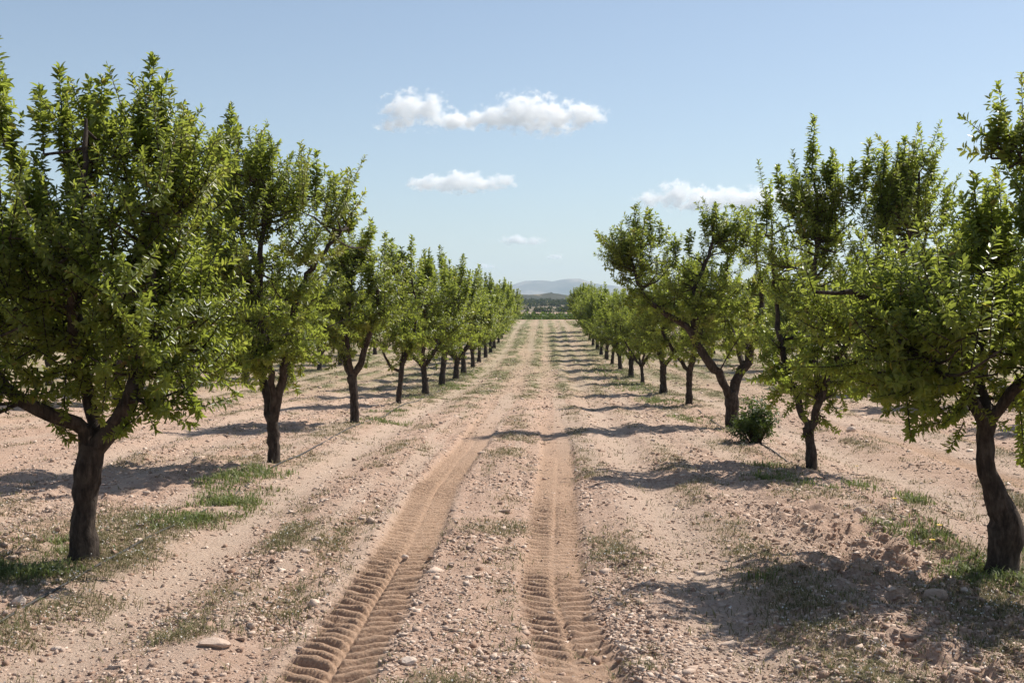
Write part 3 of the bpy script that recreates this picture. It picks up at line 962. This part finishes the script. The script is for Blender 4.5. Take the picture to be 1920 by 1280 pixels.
def orchard():
    g = random.Random(77)
    protos = []
    used = set()
    for k, (h, rad, fork) in enumerate([(3.6, 1.6, .8), (3.9, 1.45, .95), (3.35, 1.7, .75), (3.7, 1.5, .9), (3.3, 1.4, .7)]):
        protos.append((generic(300 + k, h, rad, fork), k))
    built = {}

    def place(k, x, y, sc, label, group=ROWS, sz=None):
        rot = g.uniform(0, 6.28)
        loc = (x, y, gz(x, y))
        sz = sz or sc
        if k not in built:
            r = protos[k][0].build('almond_tree', loc, dens=78, size=.086, nclus=.82, fine=False, parts=True)
            r.rotation_euler = (0, 0, rot); r.scale = (sc, sc, sz)
            built[k] = r
        else:
            r = copy_tree(built[k], loc, rot, (sc, sc, sz))
        tag(r, label, 'almond tree', group)
        return r

    left = [(30.6, -3.04, .9, .93), (35.5, -3.05, 1, 1.02), (40.5, -3.0, .93, .92), (45.2, -3.05, .95, .92), (51, -3.05, 1, 1.0), (56.5, -3.1, .95, .95), (62, -3.05, 1.05, 1.1), (67.5, -3.05, .9, .88), (73.2, -3.1, 1, 1.08), (79, -3.05, .92, .95), (84.8, -3.05, 1, 1.02), (90.5, -3.05, 1, 1), (96.2, -3.1, 1, 1)]
    for i, (y, x, s, sz) in enumerate(left):
        n = i + 4
        lab = ORD[n] + ' almond tree in the left row, counted from the camera' if n < 12 else 'small distant almond tree merging into the far end of the left row'
        place(i % 5, x, y, s, lab, sz=sz)
    right = [(25.6, 3.05, .82, .80), (31.2, 3.05, .85, .82), (37.7, 3.05, .62, .7), (42.8, 3.05, .9, .85), (48.9, 3.05, .98, .98), (55, 3.05, .85, .82), (60, 3.05, .95, 1.0), (65.6, 3.05, .95, .95), (71.2, 3.1, .98, .98), (77, 3.05, .98, .98), (82.8, 3.05, 1, 1), (88.4, 3.05, 1, 1), (94.2, 3.1, 1, 1)]
    for i, (y, x, s, sz) in enumerate(right):
        n = i + 3
        lab = ORD[n] + ' almond tree in the right row, counted from the camera' if n < 12 else 'small distant almond tree merging into the far end of the right row'
        place((i * 2 + 1) % 5, x, y, s, lab, sz=sz)
    # neighbouring rows, seen between and under the near crowns
    for side, name in ((-1, 'left'), (1, 'right')):
        for rr, rowname in ((1, 'second'), (2, 'third')):
            x0 = side * (3.05 + 6.1 * rr)
            y = {(-1, 1): 13.6, (1, 1): 14.0, (-1, 2): 25.2, (1, 2): 25.4}[(side, rr)]
            k = 0
            while y < (70 if rr == 1 else 90):
                place((k * 3 + rr + (side > 0)) % 5, x0 + g.uniform(-.15, .15), y, g.uniform(.88, 1.05),
                      ORD[k] + ' visible almond tree in the ' + rowname + ' row out to the ' + name, 'almond trees of the rows further out')
                k += 1; y += 5.75 + g.uniform(-.3, .3)


# ------------------------------------------------------------------ bush, hose, flowers
def build_bush(x, y, h, rad, seed, label):
    g = np.random.default_rng(seed)
    root = empty('bush', (x, y, gz(x, y)))
    v, l, B, D, L = [], [], [], [], []
    for k in range(50):
        a = g.uniform(0, 6.28); q = g.uniform(0, 1) ** .6
        tip = np.array([math.cos(a) * q * rad * (1.25 if math.cos(a) < 0 else .9), math.sin(a) * q * rad, h * (1 - .5 * q * q) * g.uniform(.3, 1.12)])
        b = tip * np.array([.25, .25, 0])
        m = (b + tip) / 2 + np.array([0, 0, .06])
        tube(v, l, np.array([b, m, tip]), [.008, .006, .003], 4, g)
        for s in range(5):
            f = g.uniform(.3, 1)
            p = b * (1 - f) + tip * f
            d = np.array([math.cos(a) * .4, math.sin(a) * .4, .7]) + g.normal(0, .5, 3); d /= np.linalg.norm(d)
            B.append(p); D.append(d); L.append(g.uniform(.1, .2))
    mesh_np('stem', np.concatenate(v), l, 4, BARK, root)
    V, lo, ti = leaf_mesh(np.array(B), np.array(D), np.array(L), 90, .055, g, np.full(len(B), .4))
    mesh_np('foliage', V, lo, 4, BUSHLEAF, root, attrs={'tint': np.clip(ti, 0, .8)})
    tag(root, label, 'bush')


def build_hoses():
    m, nt, p, out = new_mat('black_polythene')
    co = nt.nodes.new('ShaderNodeNewGeometry').outputs['Position']
    nt.links.new(ramp(nt, noise(nt, co, 40, 4), [(.4, (.018, .017, .016)), (.7, (.07, .055, .045))]), p.inputs['Base Color'])
    p.inputs['Roughness'].default_value = .55
    for side, lab in ((-1, 'thin black drip irrigation hose along the left tree row'), (1, 'thin black drip irrigation hose along the right tree row')):
        ys = np.arange(3.5, 60, .16)
        xs = side * (2.83 + .13 * fbm(ys * .3, ys * 0 + side, 200 + side, 2) + .03 * np.sin(ys * 1.1))
        z = ground_z(xs, ys, fine=False) + .012 + .03 * (fbm(ys * .35, ys * 0, 210 + side, 2) - .45)
        v, l = [], []
        tube(v, l, np.stack((xs, ys, z), 1), np.full(len(ys), .0085), 7, rng)
        tag(mesh_np('irrigation_hose', np.concatenate(v), l, 4, m, smooth=True), lab, 'hose')


def build_flowers():
    m, nt, p, out = new_mat('yellow_petal')
    co = nt.nodes.new('ShaderNodeTexCoord').outputs['Object']
    nt.links.new(ramp(nt, noise(nt, co, 90, 2), [(.3, (.75, .42, .01)), (.7, (.82, .58, .03))]), p.inputs['Base Color'])
    p.inputs['Roughness'].default_value = .6
    ms, nt, p, out = new_mat('green_stalk')
    co = nt.nodes.new('ShaderNodeTexCoord').outputs['Object']
    nt.links.new(ramp(nt, noise(nt, co, 60, 2), [(.3, (.07, .12, .03)), (.7, (.13, .19, .05))]), p.inputs['Base Color'])
    for k, (px, py, lab) in enumerate([(1604, 862, 'yellow wild flower behind the green grass patch, beyond the second right tree'),
                                       (1756, 990, 'taller yellow wild flower near the crooked trunk, left of it'),
                                       (1747, 1003, 'shorter yellow wild flower just below the taller one near the crooked trunk'),
                                       (1673, 950, 'orange-yellow wild flower between the grass patch and the crooked trunk')]):
        x, y = px_ground(px, py + 16)
        root = empty('wild_flower', (x, y, gz(x, y)))
        g = np.random.default_rng(700 + k)
        v, l = [], []
        top = np.array([g.normal(0, .01), 0, .085])
        tube(v, l, np.array([[0, 0, -.01], top * .5 + (0.006, 0, 0), top]), [.0025, .002, .002], 5, g)
        mesh_np('stalk', np.concatenate(v), l, 4, ms, root)
        pv, pl = [], []
        for q in range(11):
            a = q / 11 * 6.283
            d = np.array([math.cos(a), math.sin(a), .25]); s = np.array([-math.sin(a), math.cos(a), 0])
            b = len(pv)
            pv += [top, top + d * .014 - s * .005, top + d * .026, top + d * .014 + s * .005]
            pl.append((b, b + 1, b + 2, b + 3))
        b = len(pv)
        for q in range(6):
            a = q / 6 * 6.283
            pv.append(top + (math.cos(a) * .007, math.sin(a) * .007, .004))
        pv.append(top + np.array((0, 0, .009)))
        for q in range(6):
            pl.append((b + q, b + (q + 1) % 6, b + 6, b + 6))
        counts = [4] * 11 + [3] * 6
        mesh_np('petal', pv, [i for f, c in zip(pl, counts) for i in f[:c]], counts, m, root)
        tag(root, lab, 'flower', 'yellow wild flowers by the right row')


# ------------------------------------------------------------------ beyond the orchard
def clump_leaves(cx, cy, cz, rx, rz, per, size, g, flat=.7):
    n = len(cx)
    idx = np.repeat(np.arange(n), per); m = len(idx)
    q = g.normal(0, 1, (m, 3)); q /= np.linalg.norm(q, axis=1)[:, None]
    q *= (g.uniform(.1, 1, m) ** .4)[:, None]
    o = np.stack((cx[idx] + q[:, 0] * rx[idx], cy[idx] + q[:, 1] * rx[idx], cz[idx] + rz[idx] * (1 + q[:, 2])), 1)
    a = g.normal(0, 1, (m, 3)); a /= np.linalg.norm(a, axis=1)[:, None]
    b = np.cross(a, g.normal(0, 1, (m, 3))); b /= np.linalg.norm(b, axis=1)[:, None]
    s = (size * g.uniform(.5, 1.3, m))[:, None]
    v = np.stack((o - a * s, o - b * s * .6, o + a * s, o + b * s * .6), 1).reshape(-1, 3)
    return v, np.arange(m * 4), np.repeat(np.clip(g.normal(.45, .2, n)[idx] + g.normal(0, .15, m), 0, 1), 4)


def build_far():
    g = np.random.default_rng(55)
    # vine rows past the headland
    X, Y = np.meshgrid(np.arange(-60, 61, 1.15), np.arange(150, 236, 3.0))
    x = X.ravel() + g.normal(0, .15, X.size); y = Y.ravel() + g.normal(0, .1, X.size)
    h = g.uniform(.42, .62, len(x))
    v, l, t = clump_leaves(x, y, ground_z(x, y), np.full(len(x), .62), h, 26, .19, g)
    tag(mesh_np('vineyard', v, l, 4, VINE, attrs={'tint': t}), 'bright green strip of vines past the orchard end', 'vineyard', kind='stuff')
    # dark scrub on the rise behind
    n = 4200
    x = g.uniform(-330, 330, n); y = 400 + 520 * g.uniform(0, 1, n) ** 1.3
    x *= .25 + .75 * (y / 920)
    k = fbm(x * .02, y * .012, 300, 3) + g.uniform(-.1, .1, n) > .44
    x, y = x[k], y[k]
    h = g.uniform(.6, 1.5, len(x))
    v, l, t = clump_leaves(x, y, ground_z(x, y) - .2, h * 1.6, h, 34, .65, g)
    tag(mesh_np('scrub', v, l, 4, SCRUBM, attrs={'tint': t}), 'dark far scrub covering the rise behind the vines', 'scrub', kind='stuff')
    # hills and mountains
    def mat_hill(name, stops, sc):
        m, nt, p, out = new_mat(name)
        co = nt.nodes.new('ShaderNodeNewGeometry').outputs['Position']
        n1 = noise(nt, co, sc, 7, .62, (1, .5, 3))
        nt.links.new(ramp(nt, n1, stops), p.inputs['Base Color'])
        p.inputs['Roughness'].default_value = 1; p.inputs['Specular IOR Level'].default_value = 0
        return m
    def ridge(name, y0, depth, xs, hs, rough, mat, label, seed, nx=400, ny=60, fine=1.0):
        x = np.linspace(xs[0], xs[-1], nx); v = np.linspace(0, 1, ny)
        X, V = np.meshgrid(x, v)
        H = np.interp(X, xs, hs)
        prof = np.where(V < .6, sstep(0, .6, V) * .25 + .75 * (V / .6) ** 1.3, 1 - .5 * sstep(.6, 1, V))
        Y = y0 + V * depth
        sc = fine
        gl = fbm(X / (depth * .12), V * 4 + X / depth, seed, 5, .55) - .5
        Z = H * prof + rough * gl * np.minimum(1, V * 3) * (1 - .6 * bump(V, .6, .12))
        Z[0] = -20; 
        i = np.arange(nx * ny).reshape(ny, nx)
        loops = np.stack((i[:-1, :-1], i[:-1, 1:], i[1:, 1:], i[1:, :-1]), -1).reshape(-1)
        o = mesh_np(name, np.stack((X.ravel(), Y.ravel(), Z.ravel()), 1), loops, 4, mat, smooth=True)
        tag(o, label, name, kind='structure')
    s = 1500 / F
    hx = np.array([-3000, -1200, -400, 930 - 1022, 968 - 1022, 985 - 1022, 1010 - 1022, 1030 - 1022, 1050 - 1022, 1065 - 1022, 1090 - 1022, 1300 - 1022, 1745 - 1022, 1800 - 1022, 1900 - 1022, 3000], float) * s
    hh = np.array([30, 34, 30, 32, 34, 33, 34, 36.5, 34, 31, 30, 38, 62, 60, 48, 30], float) * s + 1.7
    m = mat_hill('scrubby_hillside', [(.38, (.05, .05, .03)), (.52, (.075, .068, .042)), (.57, (.32, .26, .18)), (.61, (.10, .085, .055)), (.75, (.05, .052, .032))], .011)
    ridge('hill', 1150, 600, hx, hh, 5, m, 'low brown hill with pale field patches below the mountains', 401)
    s = 6000 / F
    mx = np.array([-2600, -1500, -700, 760, 900, 940, 962, 975, 985, 1000, 1020, 1036, 1050, 1062, 1085, 1098, 1110, 1125, 1145, 1180, 1300, 1500, 1700, 1790, 1815, 1840, 1900, 2100, 3200, 4400], float)
    my = np.array([572, 560, 568, 560, 548, 541, 534, 529, 526.5, 526, 525.5, 527.5, 525, 522.5, 522.5, 526, 530, 533, 535, 541, 550, 545, 527, 505, 499, 503, 524, 545, 560, 572], float)
    m = mat_hill('bare_mountain', [(.35, (.10, .10, .075)), (.5, (.17, .155, .12)), (.6, (.34, .29, .23)), (.72, (.14, .135, .10))], .0035)
    ridge('mountain', 5000, 1600, (mx - VPX) * s, (VPY - my) * s + 1.7, 12, m, 'flat-topped blue mountain ridge closing the alley view', 402, nx=700, ny=80)
    # a lone tree on the low hill
    x, y = (1033 - VPX) * 1510 / F, 1505.0
    root = empty('hill_tree', (x, y, 22.6))
    v, l = [], []
    tube(v, l, np.array([[0, 0, -2], [0, 0, 1], [.1, 0, 2.2]]), [.4, .3, .2], 6, g)
    mesh_np('trunk', np.concatenate(v), l, 4, BARK, root)
    v, l, t = clump_leaves(np.array([0., -1, 1.2]), np.array([0., .3, -.3]), np.array([.8, .6, .7]), np.array([2.2, 1.6, 1.6]), np.array([1.6, 1.2, 1.1]), 90, .6, g)
    mesh_np('crown', v, l, 4, SCRUBM, root, attrs={'tint': t})
    tag(root, 'tiny lone tree on top of the low brown hill', 'tree')


# ------------------------------------------------------------------ clouds (beyond and above the haze)
def build_cloud(parts, label, dist, seed, dens=.022, soft=1.0):
    """parts: (px, py, rx, ry) lumps of one cloud, in photo pixels at the cloud's distance"""
    import bmesh
    g = random.Random(seed)
    s = dist / F
    bm = bmesh.new()
    from mathutils import Matrix
    for (px, py, rx, ry) in parts:
        c = Vector(((px - VPX) * s, dist, (VPY - py) * s + EYE))
        M = Matrix.Translation(c) @ Matrix.Diagonal((rx * s * 1.35, rx * s * .55, ry * s * 1.45, 1))
        bmesh.ops.create_icosphere(bm, subdivisions=3, radius=1, matrix=M)
    me = bpy.data.meshes.new('cloud'); bm.to_mesh(me); bm.free()
    o = bpy.data.objects.new('cloud', me); COL.objects.link(o)
    md = o.modifiers.new('merge', 'REMESH'); md.mode = 'VOXEL'; md.voxel_size = 5 * s
    m = bpy.data.materials.new('cloud_vapour'); m.use_nodes = True
    nt = m.node_tree; nt.nodes.clear()
    out = nt.nodes.new('ShaderNodeOutputMaterial')
    pv = nt.nodes.new('ShaderNodeVolumePrincipled')
    pv.inputs['Color'].default_value = (1, 1, 1, 1)
    pv.inputs['Anisotropy'].default_value = .35
    co = nt.nodes.new('ShaderNodeNewGeometry').outputs['Position']
    # density falls off from each lump's middle, broken up by noise
    field = None
    for (px, py, rx, ry) in parts:
        c = ((px - VPX) * s, dist, (VPY - py) * s + EYE)
        sub = nt.nodes.new('ShaderNodeVectorMath'); sub.operation = 'SUBTRACT'; nt.links.new(co, sub.inputs[0]); sub.inputs[1].default_value = c
        dv = nt.nodes.new('ShaderNodeVectorMath'); dv.operation = 'DIVIDE'; nt.links.new(sub.outputs[0], dv.inputs[0]); dv.inputs[1].default_value = (rx * s * 1.3, rx * s * .5, ry * s * 1.4)
        ln = nt.nodes.new('ShaderNodeVectorMath'); ln.operation = 'LENGTH'; nt.links.new(dv.outputs[0], ln.inputs[0])
        iv = nt.nodes.new('ShaderNodeMath'); iv.operation = 'SUBTRACT'; iv.inputs[0].default_value = 1.0; nt.links.new(ln.outputs['Value'], iv.inputs[1])
        if field is None: field = iv.outputs[0]
        else:
            mx = nt.nodes.new('ShaderNodeMath'); mx.operation = 'SMOOTH_MAX'; mx.inputs[2].default_value = .25
            nt.links.new(field, mx.inputs[0]); nt.links.new(iv.outputs[0], mx.inputs[1]); field = mx.outputs[0]
    nz = noise(nt, co, 1 / (20 * s), 8, .68, (1, 1, 1.3))
    k = nt.nodes.new('ShaderNodeMath'); k.operation = 'MULTIPLY_ADD'; nt.links.new(nz, k.inputs[0]); k.inputs[1].default_value = 3.0; k.inputs[2].default_value = -1.68
    a = nt.nodes.new('ShaderNodeMath'); a.operation = 'ADD'; nt.links.new(field, a.inputs[0]); nt.links.new(k.outputs[0], a.inputs[1])
    mr = nt.nodes.new('ShaderNodeMapRange'); mr.interpolation_type = 'SMOOTHSTEP'; nt.links.new(a.outputs[0], mr.inputs['Value'])
    mr.inputs['From Min'].default_value = 0; mr.inputs['From Max'].default_value = .45 * soft; mr.inputs['To Max'].default_value = dens
    nt.links.new(mr.outputs[0], pv.inputs['Density'])
    nt.links.new(pv.outputs[0], out.inputs['Volume'])
    me.materials.append(m)
    tag(o, label, 'cloud', 'small white clouds')
    return o


def build_clouds():
    D = 9000
    build_cloud([(768, 203, 50, 29), (808, 208, 36, 31), (745, 234, 38, 13), (865, 228, 60, 15), (930, 222, 46, 22), (985, 212, 56, 34), (1030, 222, 58, 30), (1085, 219, 48, 23)],
                'largest white cloud, two puffs joined, highest above the track', D, 1)
    build_cloud([(818, 344, 52, 13), (868, 343, 55, 18), (908, 346, 40, 11), (942, 341, 30, 12)], 'flat white cloud under the largest one, left of the track', D, 2)
    build_cloud([(1225, 376, 40, 13), (1270, 369, 46, 25), (1330, 376, 66, 22), (1400, 376, 60, 21), (1465, 373, 55, 20), (1530, 371, 55, 18)], 'long white cloud partly behind the right-hand treetops', D, 3)
    build_cloud([(965, 450, 30, 8), (1000, 451, 26, 7)], 'small thin cloud low above the alley, upper of the faint ones', D, 4, dens=.03, soft=1.4)
    build_cloud([(1040, 481, 17, 5)], 'faint wisp of cloud just right of the small thin cloud', D, 5, dens=.03, soft=1.4)
    build_cloud([(908, 499, 18, 5.5)], 'faint wisp of cloud just above the far left treetops', D, 6, dens=.03, soft=1.4)


def build_haze():
    import bmesh
    bm = bmesh.new(); bmesh.ops.create_cube(bm, size=1)
    me = bpy.data.meshes.new('haze'); bm.to_mesh(me); bm.free()
    o = bpy.data.objects.new('haze', me); COL.objects.link(o)
    o.scale = (15000, 7900, 290); o.location = (0, 3150, 260 - 145)
    m = bpy.data.materials.new('hazy_air'); m.use_nodes = True
    nt = m.node_tree; nt.nodes.clear()
    out = nt.nodes.new('ShaderNodeOutputMaterial')
    pv = nt.nodes.new('ShaderNodeVolumePrincipled')
    pv.inputs['Color'].default_value = (.64, .82, 1.0, 1)
    pv.inputs['Density'].default_value = HAZE
    nt.links.new(pv.outputs[0], out.inputs['Volume'])
    me.materials.append(m)
    tag(o, 'thin pale blue haze in the far air', 'haze', kind='stuff')


HAZE = 1.45e-4

# ------------------------------------------------------------------ assemble
build_ground()
build_far()
heroes()
orchard()
bx, by = px_ground(1416, 830)
build_bush(bx, by, .55, .29, 88, 'low dark green bush beside the trunk of the third right-hand tree')
build_cover()
build_gravel()
for k, a in enumerate([
    (395, 1232, 62, .40, .62, 'long flat pinkish stone lying on the left edge of the track'),
    (765, 1262, 44, .55, .95, 'bright white stone at the bottom edge between the tyre tracks'),
    (20, 1150, 34, .8, .85, 'rounded pale stone in the weeds under the largest left tree'),
    (568, 1053, 20, .6, .8, 'small pale stone left of the deep tyre track, beside the weed strip'),
    (590, 1033, 22, .6, .7, 'flat tan stone just above the small pale stone by the deep tyre track'),
    (92, 1212, 26, .5, .9, 'flat whitish stone in the smooth rut at lower left'),
    (1612, 970, 30, .7, .55, 'tan stone below the green grass patch in the right row'),
    (1655, 985, 34, .5, .85, 'broad pale stone by the black hose, right of the track'),
    (1868, 1240, 28, .5, .95, 'white stone at lower right in the dappled shade'),
    (1750, 1130, 46, .7, .45, 'big brown clod in the shade of the crooked tree'),
    (758, 1052, 16, .6, .9, 'little pale stone on the ridge right of the deep tyre track'),
    (1592, 812, 20, .7, .9, 'pale stone in the right field beyond the second right tree')]):
    build_stone(*a[:5], a[5], 500 + k)
build_hoses()
build_flowers()
build_clouds()
build_haze()
